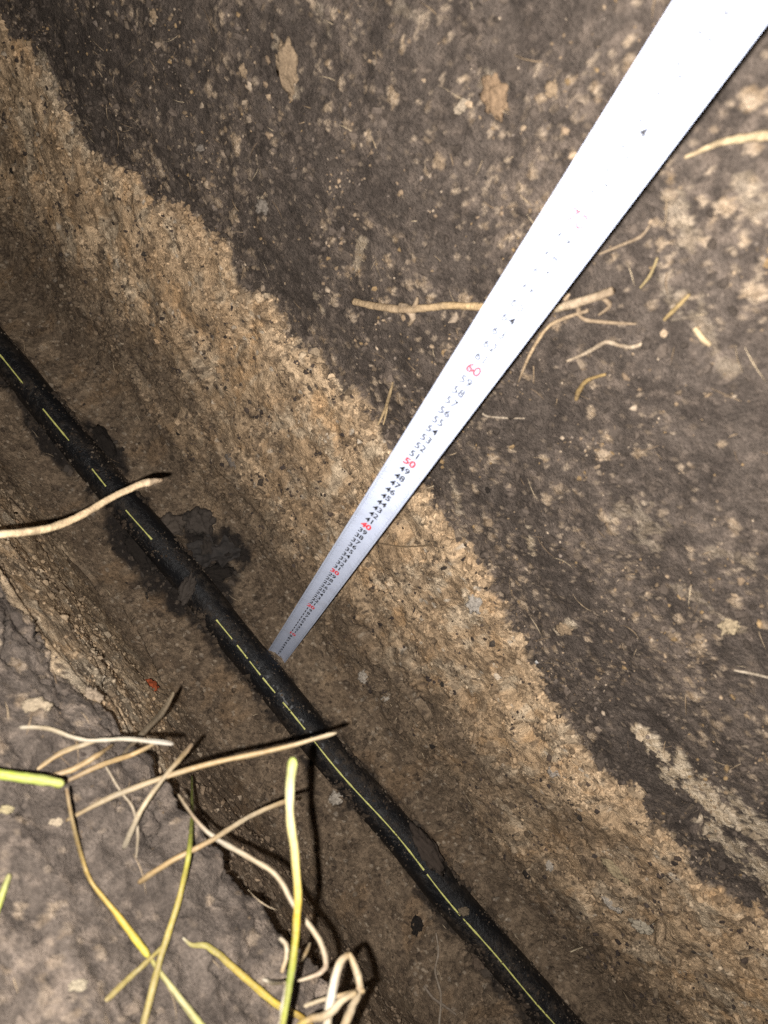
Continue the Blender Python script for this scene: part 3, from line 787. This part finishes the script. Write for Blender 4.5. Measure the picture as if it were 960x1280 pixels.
# ------------------------------------------------------------------ straws, stalks, roots
def tube_mesh(name, pts, rad, cols, flat=1.0, ns=10, per=10, wob=0.08, closed=True, sd=0, crease=0.0, fib=0.25):
    line = catmull(pts, per); m_ = len(line)
    rs = np.interp(np.linspace(0, 1, m_), np.linspace(0, 1, len(rad)), rad)
    cc = np.stack([np.interp(np.linspace(0, 1, m_), np.linspace(0, 1, len(cols)), [c[k] for c in cols]) for k in range(3)], -1)
    if crease > 0:
        rs[0] *= 0.45; rs[1] *= 0.85; rs[-1] *= 0.4; rs[-2] *= 0.8
    V = []; CO = []; side = None
    for i, p in enumerate(line):
        t = (line[min(i+1, m_-1)] - line[max(i-1, 0)]).normalized()
        if side is None:
            side = t.cross((CAM - p)).normalized()
        side = (side - t * side.dot(t)).normalized(); up = side.cross(t)
        for k in range(ns):
            a = 2 * math.pi * k / ns
            r = rs[i] * (1 + wob * mnoise.noise(Vector((i * 0.35 + sd * 7, math.cos(a) * 1.2, math.sin(a) * 1.2 + sd))) * 2)
            V.append(p + side * (math.cos(a) * r) + up * (math.sin(a) * r * flat - crease * r * abs(math.cos(a))))
            CO.append(cc[i] * max(0.35, 1 + 0.30 * mnoise.noise(Vector((i * 0.25 + sd, k * 0.4, sd))) + fib * mnoise.noise(Vector((k * 1.7, sd * 2.3, i * 0.04)))))
    F = [(i*ns+k, i*ns+(k+1) % ns, (i+1)*ns+(k+1) % ns, (i+1)*ns+k) for i in range(m_-1) for k in range(ns)]
    F += [tuple(range(ns-1, -1, -1)), tuple((m_-1)*ns + k for k in range(ns))]
    me = bpy.data.meshes.new(name); me.from_pydata([tuple(v) for v in V], [], F)
    for po in me.polygons: po.use_smooth = True
    me.update(); cattr(me, 'col', np.array(CO))
    return me
def spts(L, lift=0.0):
    """(px,py) on the soil, (px,py,d) at that depth, (px,py,'u',h): h metres off the soil"""
    out = []
    for q in L:
        if len(q) == 2: 
            p, nr = hit(q[0], q[1]); out.append(p + (CAM - p).normalized() * lift)
        elif q[2] == 'u':
            p, nr = hit(q[0], q[1]); out.append(p + (CAM - p).normalized() * q[3])
        else: out.append(at(*q))
    return out
STRAW = (0.50, 0.34, 0.16); PALE = (0.62, 0.50, 0.33); WHITE = (0.72, 0.64, 0.50); GREEN = (0.30, 0.42, 0.03); LIME = (0.46, 0.58, 0.05); YEL = (0.62, 0.46, 0.05); BRN = (0.26, 0.165, 0.085)
def straw(name, L, rad, cols, lab, cat, group, flat=0.6, lift=0.002, mat=None, **kw):
    pts = spts(L, lift)
    if mat is None:
        cols = [tuple(0.46 * c for c in q) for q in cols]; rad = [0.68 * r for r in rad]; kw.setdefault('crease', 0.45); kw.setdefault('fib', 0.7); kw.setdefault('wob', 0.16); kw.setdefault('ns', 14); flat *= 0.75
    o = link(name, tube_mesh(name, pts, rad, cols, flat, sd=len(bpy.data.objects) % 37, **kw), mat or M_STRAW)
    return tag(o, lab, cat, group)
G = 'straws and stalks on the near bank'
straw('straw', [(82, 1026), (150, 992, .41), (250, 958, .43), (340, 938, .44), (421, 916, .45)], [.0016, .0021, .0022, .0021, .0019], [STRAW, PALE, STRAW, STRAW, PALE], 'long tan straw reaching from the near bank over the pipe', 'straw', G)
straw('grass_stalk', [(352, 1290, .33), (366, 1200, .335), (372, 1110, .34), (362, 1010, .345), (366, 947, .35)], [.0018, .0022, .0025, .0028, .0032], [(.55, .55, .10), (.36, .46, .05), (.70, .48, .03), (.74, .62, .22), (.70, .64, .34), (.46, .58, .10)], 'upright green and yellow stalk with a blunt pale top before the pipe', 'grass stalk', G, .7)
straw('grass_strand', [(176, 1295), (200, 1200, 'u', .012), (226, 1115, 'u', .02), (239, 1040, 'u', .03), (240, 968, 'u', .05)], [.0024, .0023, .002, .0018, .0014], [(.58, .46, .16), (.52, .42, .10), (.50, .40, .06), (.36, .42, .04), (.26, .36, .04)], 'slender green blade curving down the middle of the near bank', 'grass blade', G, .35)
straw('grass_stalk', [(-40, 962, .35), (0, 968, .36), (45, 974, .365), (80, 980, .37)], [.0034, .0034, .0033, .0032], [LIME, LIME, (.50, .60, .12), (.5, .55, .12)], 'thick lime green cut stalk entering from the left edge', 'grass stalk', G, .75)
straw('grass_strand', [(83, 985, .372), (90, 1025, .376), (104, 1078, 'u', .010), (116, 1105, 'u', .009), (150, 1148, 'u', .008), (186, 1196, 'u', .012)], [.0011, .0013, .0015, .0014, .0022, .0028], [BRN, (.42, .30, .14), (.50, .34, .10), (.55, .38, .10), (.66, .46, .04), (.62, .56, .05)], 'thin brown blade turning bright yellow, hanging under the lime stalk', 'grass blade', G, .5)
straw('grass_strand', [(188, 1198), (205, 1222, 'u', .004), (230, 1255, 'u', .006), (262, 1295, 'u', .006)], [.0013, .0018, .0024, .0027], [(.55, .5, .1), (.58, .54, .20), (.64, .60, .28), (.56, .56, .12)], 'pale yellow blade running down to the bottom edge', 'grass blade', G, .45)
straw('grass_strand', [(132, 1251), (160, 1224, 'u', .004), (185, 1201, 'u', .012), (206, 1180, 'u', .012)], [.0021, .002, .0017, .0012], [(.56, .44, .16), (.52, .42, .12), (.46, .36, .10), (.46, .40, .08)], 'short yellow stub crossing the two thin blades', 'grass blade', G, .5)
straw('straw', [(24, 909), (60, 911, 'u', .012), (105, 925, .42), (160, 924, .43), (217, 930, .44)], [.0018, .0017, .0016, .0018, .0021], [WHITE, PALE, WHITE, WHITE, (.85, .8, .7)], 'whitish straw lying level at the lip of the near bank', 'straw', G)
straw('straw', [(46, 962), (75, 942, 'u', .006), (105, 931, 'u', .014), (132, 922, 'u', .02)], [.0013, .0022, .002, .0012], [STRAW, STRAW, PALE, STRAW], 'short tan straw slanting up under the whitish straw', 'straw', G, .4)
straw('straw', [(55, 972), (90, 962, 'u', .006), (122, 944, 'u', .012), (142, 930, 'u', .016)], [.0016, .0024, .0021, .0012], [(.58, .43, .28), STRAW, STRAW, BRN], 'flat pinkish straw just above the end of the lime stalk', 'straw', G, .35)
straw('straw', [(80, 978), (125, 957, 'u', .01), (168, 942, .425), (196, 928, .44)], [.0014, .002, .0019, .0015], [BRN, STRAW, (.58, .38, .16), PALE], 'orange tan straw reaching from the lime stalk to the bank lip', 'straw', G, .5)
straw('dead_leaf', [(152, 945, .455), (180, 915, .49), (205, 888, .53), (218, 864, .55)], [.0012, .0028, .0032, .0016], [(.24, .18, .12), (.30, .235, .16), (.28, .22, .15), (.36, .28, .18)], 'dull brown withered leaf strip jutting over the trench floor', 'dead leaf', G, .25)
straw('straw', [(154, 1062), (176, 1014, .405), (205, 972, .42), (228, 945, .435), (241, 929, .45)], [.0023, .002, .0018, .0022, .0017], [WHITE, PALE, PALE, STRAW, (.66, .48, .33)], 'pale jointed straw standing across the long tan straw', 'straw', G, .6)
straw('straw', [(172, 1104), (215, 1076, .405), (262, 1052, .415), (310, 1022, .435), (356, 1002, .45), (378, 997, .46)], [.0023, .0022, .002, .0019, .002, .0015], [STRAW, STRAW, (.45, .31, .16), PALE, STRAW, STRAW], 'tan straw with a blunt end pointing at the pipe, below the longest straw', 'straw', G, .6)
straw('dry_root', [(222, 992, .45), (245, 1025, .43), (270, 1048, .425), (312, 1072, .425), (345, 1094, .42), (368, 1132, .41), (396, 1170, .40), (407, 1198, .395), (402, 1214, .39), (372, 1226, .385)], [.0012, .0015, .002, .0021, .0021, .0021, .0022, .0021, .002, .0012], [PALE, (.60, .45, .30), WHITE, PALE, PALE, (.60, .50, .36), PALE, (.58, .46, .32), (.62, .46, .33), PALE], 'pale dry stem bent in an arc and hooked at its lower end', 'dry stem', G, .7)
straw('grass_strand', [(228, 1172), (240, 1181, 'u', .006), (262, 1184, 'u', .01), (300, 1216, 'u', .012), (345, 1254, 'u', .014), (372, 1268, 'u', .014), (392, 1282, 'u', .012)], [.0008, .0015, .0024, .0027, .0028, .0022, .0016], [WHITE, (.52, .46, .14), (.50, .44, .10), (.66, .48, .08), (.68, .52, .06), (.62, .40, .05), (.62, .36, .04)], 'bright yellow blade lying along the near bank to the bottom edge', 'grass blade', G, .4)
straw('dry_leaf_sheath', [(408, 1290, .36), (414, 1245, .37), (424, 1205, .38), (436, 1192, .385)], [.003, .0034, .003, .0018], [PALE, (.80, .74, .62), (.62, .50, .34), STRAW], 'pale folded sheath at the bottom edge, left half of a tuft', 'dry leaf', G, .35)
straw('dry_leaf_sheath', [(436, 1191, .386), (446, 1215, .384), (449, 1236, .38), (438, 1262, .37), (425, 1295, .36)], [.0018, .0025, .0024, .0028, .003], [STRAW, PALE, (.55, .41, .25), PALE, STRAW], 'pale folded sheath at the bottom edge, right half of a tuft', 'dry leaf', G, .35)
straw('straw', [(380, 1258, .37), (402, 1250, .375), (432, 1243, .378), (456, 1238, .38)], [.0013, .0013, .0016, .0022], [PALE, PALE, STRAW, STRAW], 'short straw crossing the pale tuft at the bottom edge', 'straw', G, .6)
straw('straw', [(352, 1290, .35), (357, 1255, .36), (361, 1228, .365)], [.003, .0034, .0028], [PALE, (.82, .76, .62), PALE], 'stubby whitish straw beside the foot of the upright stalk', 'straw', G, .5)
straw('straw', [(328, 1224, 'u', .014), (340, 1228, 'u', .022), (356, 1228, .365)], [.0012, .0017, .0013], [WHITE, WHITE, PALE], 'tiny whitish straw left of the upright stalk\'s foot', 'straw', G, .6)
straw('straw', [(352, 1216, .37), (358, 1195, .375), (357, 1180, .378), (349, 1172, .38)], [.0014, .0016, .0018, .0014], [STRAW, PALE, PALE, WHITE], 'small hooked straw left of the upright stalk', 'straw', G, .6)
straw('straw', [(372, 1206, .40), (383, 1190, .41), (388, 1178, .42)], [.0013, .0016, .001], [PALE, STRAW, PALE], 'thin straw splinter inside the bend of the pale stem', 'straw', G, .5)
straw('straw', [(372, 1284, .345), (388, 1274, .35), (410, 1268, .355), (428, 1250, .36), (446, 1240, .365)], [.0018, .0024, .0026, .0024, .0018], [YEL, STRAW, PALE, PALE, STRAW], 'broad bent straw along the bottom edge of the pale tuft', 'straw', G, .4)
straw('grass_strand', [(-12, 1160), (-2, 1130, 'u', .01), (6, 1108, 'u', .012), (12, 1092, 'u', .012)], [.0024, .0024, .0022, .0016], [(.45, .5, .06), (.48, .55, .08), (.5, .55, .16), (.52, .48, .2)], 'short green blade at the left edge of the near bank', 'grass blade', G, .4)
straw('straw', [(132, 958), (150, 988, 'u', .004), (166, 1010, 'u', .004), (172, 1040, 'u', .003), (170, 1072, 'u', .003)], [.0008, .0011, .0012, .0012, .0008], [(.42, .34, .24)] * 2 + [(.46, .38, .28)], 'thin grey straw pressed on the bank behind the jointed straw', 'straw', G, .5)
straw('twig', [(-90, 672, .455), (0, 668, .475), (58, 661, .50), (100, 645, .52), (140, 622, .54), (172, 607, .555), (186, 603, .56), (203, 600, .57)], [.0025, .0026, .0027, .0026, .0025, .0026, .0031, .0011], [(.60, .46, .28), (.64, .50, .32), (.60, .46, .28), (.62, .46, .28), (.56, .43, .27), (.60, .46, .29), (.52, .40, .27), (.2, .14, .09)], 'bare pale twig reaching from the left edge across the pipe', 'twig', None, .9, mat=M_ROOT)

GR = 'roots in the far wall'
LROOT = (0.48, 0.35, 0.21); DROOT = (0.30, 0.225, 0.15)
mr = bpy.data.objects.new('root', None); C.objects.link(mr); p0, _ = hit(445, 379); mr.location = p0
tag(mr, 'long tan root crossing the black wall level behind the tape', 'root', GR)
def root_part(name, L, rad, cols, parent, lift=.004, flat=.9):
    pts = [p - parent.location for p in spts(L, lift)]
    line_side = tube_mesh(name, pts, rad, cols, flat, sd=len(bpy.data.objects) % 31, wob=.14)
    return link(name, line_side, M_ROOT, parent)
root_part('stem', [(443, 377), (470, 383), (505, 387), (530, 385), (565, 382), (605, 384), (650, 389), (690, 386), (722, 378), (766, 364)], [.0028, .0029, .0030, .0026, .0027, .0026, .0024, .0026, .0030, .0024], [LROOT, LROOT, (.38, .28, .18), LROOT, (.52, .37, .2), (.52, .37, .2), LROOT, (.42, .33, .22), (.42, .33, .23), DROOT], mr, .006)
root_part('knot', [(500, 380), (512, 388), (516, 398), (511, 407)], [.0016, .0034, .0022, .0008], [DROOT, (.36, .28, .2), DROOT], mr, .006)
root_part('knot', [(522, 372), (518, 384), (510, 392)], [.0008, .0022, .0016], [DROOT, DROOT, DROOT], mr, .007)
root_part('rootlet', [(752, 371), (762, 382), (748, 394)], [.0016, .0014, .0006], [DROOT, DROOT, DROOT], mr, .004)
root_part('rootlet', [(722, 380), (728, 398), (760, 403), (795, 405)], [.0013, .0012, .0011, .0005], [DROOT, DROOT, DROOT], mr, .003)
root_part('rootlet', [(735, 388), (700, 400), (682, 412), (664, 440), (655, 460), (648, 478)], [.0012, .0012, .0011, .0012, .001, .0005], [DROOT, LROOT, DROOT], mr, .003)
for L, rad, c, lab, lift in (
    ([(708, 452), (735, 440), (757, 428), (775, 432), (790, 434), (806, 428)], [.0007, .0012, .0013, .0011, .0013, .0008], (.40, .32, .23), 'wavy thin root on the wall below the long root, right of the tape', .003),
    ([(856, 197), (888, 183), (905, 177), (935, 172), (1010, 165)], [.0009, .0013, .0016, .002, .0024], (.46, .36, .22), 'blurred tan root at the upper right edge of the picture', .004),
    ([(596, 508), (606, 519), (625, 522), (656, 523)], [.0005, .0008, .0009, .0005], (.36, .30, .23), 'hair thin grey root just right of the tape', .002),
    ([(491, 478), (486, 497), (480, 515), (472, 532)], [.0008, .0015, .0013, .0006], (.46, .34, .19), 'small forked straw coloured root left of the tape on the black soil', .004),
    ([(720, 500), (724, 488), (735, 475), (757, 468)], [.0012, .0017, .0013, .0008], (0.294, 0.203, 0.085), 'short bent yellowish root stub on the wall right of the tape', .004),
    ([(830, 400), (846, 384), (862, 368)], [.0008, .0012, .0007], (0.308, 0.224, 0.102), 'straight yellowish root stub far up the right hand wall', .004),
    ([(748, 318), (775, 307), (800, 296), (812, 282)], [.0005, .0008, .0008, .0004], (0.294, 0.224, 0.153), 'blurred yellow root close beside the tape, upper right', .003),
    ([(800, 360), (812, 345), (822, 322)], [.0005, .0008, .0005], (0.308, 0.238, 0.119), 'thin yellow rootlet near the blurred clod right of the tape', .003),
    ([(868, 410), (880, 425), (888, 432)], [.0014, .0016, .0010], (.46, .36, .22), 'stubby pale root above the middle of the right hand wall', .003),
    ([(918, 838), (940, 842), (965, 848)], [.0007, .0010, .0008], (.45, .38, .29), 'thin pale root at the right edge below the yellowish clod', .003),
    ([(470, 678), (500, 683), (535, 682), (562, 679)], [.0004, .0007, .0007, .0004], (.20, .145, .09), 'hair thin brown root across the tan ledge right of the tape', .002),
    ([(545, 1166), (548, 1190), (544, 1215), (551, 1245), (548, 1290)], [.0007, .0011, .0012, .0014, .0011], (.25, .21, .165), 'thin grey root on the floor left of the lower pipe', .003),
    ([(530, 1232), (541, 1247), (556, 1258), (570, 1268)], [.001, .0015, .0015, .0009], (.21, .175, .14), 'short grey root crossing the floor root at the bottom edge', .003),
    ([(713, 1190), (720, 1187), (728, 1184)], [.0005, .0009, .0005], (.62, .52, .36), 'tiny pale straw splinter on the slope right of the lower pipe', .002),
    ([(352, 922), (358, 910), (362, 898)], [.0006, .0011, .0007], (.26, .20, .14), 'tiny brown rootlet beside the pipe above the longest straw', .003),
    ([(150, 812), (170, 795), (196, 788)], [.0004, .0006, .0003], (.30, .24, .17), 'hair thin pale root on the floor below the grey leaf', .002)):
    straw('root', L, rad, [c, tuple(k * .85 for k in c), c], lab, 'root', GR, .9, lift, M_ROOT, wob=.12)
fork = straw('root', [(484, 503), (483, 515), (479, 531)], [.0006, .001, .0005], [(.46, .34, .19)] * 2, 'short prong beside the forked straw coloured root', 'root', GR, .9, .004, M_ROOT)

# hair roots and chaff in the soil, too many to count
def hairs(name, spots, rlo, rhi, llo, lhi, cols):
    V = []; F = []; CO = []
    for p in spots:
        p = Vector(p); L = random.uniform(llo, lhi); d = Vector((random.gauss(0, 1), random.gauss(0, .35), random.gauss(0, 1))).normalized()
        r = random.uniform(rlo, rhi); c = random.choice(cols)
        out = (CAM - p).normalized(); d = (d - out * d.dot(out)).normalized(); sd_ = d.cross(out)
        bend = random.uniform(-.5, .5) * L; b0 = len(V)
        for j in range(5):
            t = j / 4 - .5
            q = p + d * (t * L) + sd_ * (bend * (t * t - .1)) + out * (.0012 * (1 - 4 * t * t) + .0006)
            rr = r * (1 - .7 * abs(2 * t))
            for a in (0, 2.094, 4.189):
                V.append(q + sd_ * (math.cos(a) * rr) + out * (math.sin(a) * rr)); CO.append(c)
        for j in range(4):
            for k in range(3): F.append((b0+j*3+k, b0+j*3+(k+1) % 3, b0+(j+1)*3+(k+1) % 3, b0+(j+1)*3+k))
    me = np_mesh(name, np.array([tuple(v) for v in V]), np.array(F)); cattr(me, 'col', np.array(CO))
    return tag(link(name, me, M_ROOT), kind='stuff')
sp_ = np.concatenate([scatter('far_trench_wall', 420, lambda V, a: infr(V) * (1 - a['subsoil']) * (V[..., 2] < .84)), scatter('far_trench_wall', 180, lambda V, a: infr(V) * a['subsoil']),
                      scatter('trench_floor', 160, lambda V, a: infr(V)), scatter('near_bank_topsoil', 260, lambda V, a: infr(V) * (V[..., 1] > -.45))])
hairs('root_hairs', sp_, .0002, .0006, .005, .022, [(.34, .26, .17), (.26, .19, .12), (.46, .37, .25), (.16, .115, .075)])

# ------------------------------------------------------------------ rotten leaves and peat clods by the pipe
def leaf(px, py, L, Wd, rot, curl, lab, sd, lift=.010, tint=None):
    p, nr = hit(px, py); nr = (nr + Vector((0, 0, 1)) + (CAM - p).normalized()).normalized()
    nu, nv = 22, 14; V = []; F = []
    for side in (0, 1):
        for i in range(nu):
            u = i / (nu - 1)
            wdt = Wd * math.sin(math.pi * min(1, u * .9 + .06)) ** .45 * (1 + .7 * mnoise.fractal(Vector((u * 6, sd, 0)), .7, 2, 3))
            for j in range(nv):
                v = j / (nv - 1) * 2 - 1
                z = curl * (v * v) * wdt * .4 + .5 * curl * L * (u - .5) ** 2 + .0065 * mnoise.fractal(Vector((u * 4 + sd, v * 2.2, sd * .3)), .8, 2, 4)
                V.append((L * (u - .5), wdt * v * .5 + .0, z - side * .0005))
    for i in range(nu - 1):
        for j in range(nv - 1):
            q = (i*nv+j, (i+1)*nv+j, (i+1)*nv+j+1, i*nv+j+1); F.append(q); F.append(tuple(nu*nv + k for k in reversed(q)))
    me = bpy.data.meshes.new('rotten_leaf'); me.from_pydata(V, [], F); me.update()
    for po in me.polygons: po.use_smooth = True
    o = link('rotten_leaf', me, tint or M_LEAF); o.rotation_mode = 'QUATERNION'
    o.rotation_quaternion = nr.to_track_quat('Z', 'X') @ Matrix.Rotation(rot, 3, 'Z').to_quaternion()
    o.location = p + nr * lift
    return tag(o, lab, 'leaf', 'rotten leaves on the pipe')
M_LEAF2 = plain('rotten_leaf_grey', (0.014, 0.012, 0.011), (0.046, 0.039, 0.034), 150, 0.6, 0.0010)
leaf(265, 694, .070, .034, .2, .4, 'torn black leaf pointing right from the pipe', 8, .008)
leaf(228, 738, .050, .022, 2.0, .6, 'curled grey leaf hanging over the near side of the pipe', 11, .016, M_LEAF2)
DK = (.012, .0095, .008)
for i, (a, b, rp, st, ro, lab) in enumerate((
    (130, 555, 15, (1.7, .62), -.95, 'long black peat clod stuck to the upper side of the pipe, far left'),
    (272, 718, 14, (1.3, .8), .3, 'black peat clod under the torn leaf beside the pipe'),
    (296, 692, 9, (1.6, .5), .35, 'small black peat clod at the tip of the torn leaf'),
    (172, 688, 15, (1.8, .7), -.85, 'flat black peat clod on the near side of the pipe below the twig'),
    (214, 660, 15, (1.1, .9), .4, 'grey brown rounded mud clod on the upper side of the pipe, right of the twig'),
    (249, 652, 17, (1, 1), .2, 'dark rounded mud clod with the grey brown one touching its left side'),
    (258, 684, 12, (.8, 1.2), .2, 'dark crumbling mud clod between the rounded clods and the torn leaf'),
    (234, 737, 12, (.7, 1.5), -.3, 'dark mud clod smeared over the near side of the pipe'),
    (534, 1064, 15, (1.9, .75), -.92, 'dark clod lying on the upper side of the lower pipe'))):
    p, nr = hit(a, b, [TUBE])
    lump('peat_clod', p, nr + Vector((0, 0, 1)), px_r(p, rp), {4: (.110, .088, .070), 5: (.075, .062, .052), 6: (.045, .037, .031), 7: (.070, .058, .049), 8: (.062, .046, .036)}.get(i, DK), lab, 'clod', 'peat clods along the pipe', .75 if 4 <= i < 7 else .45, st, ro, 40 + i, .5, None, .1, 2.4)
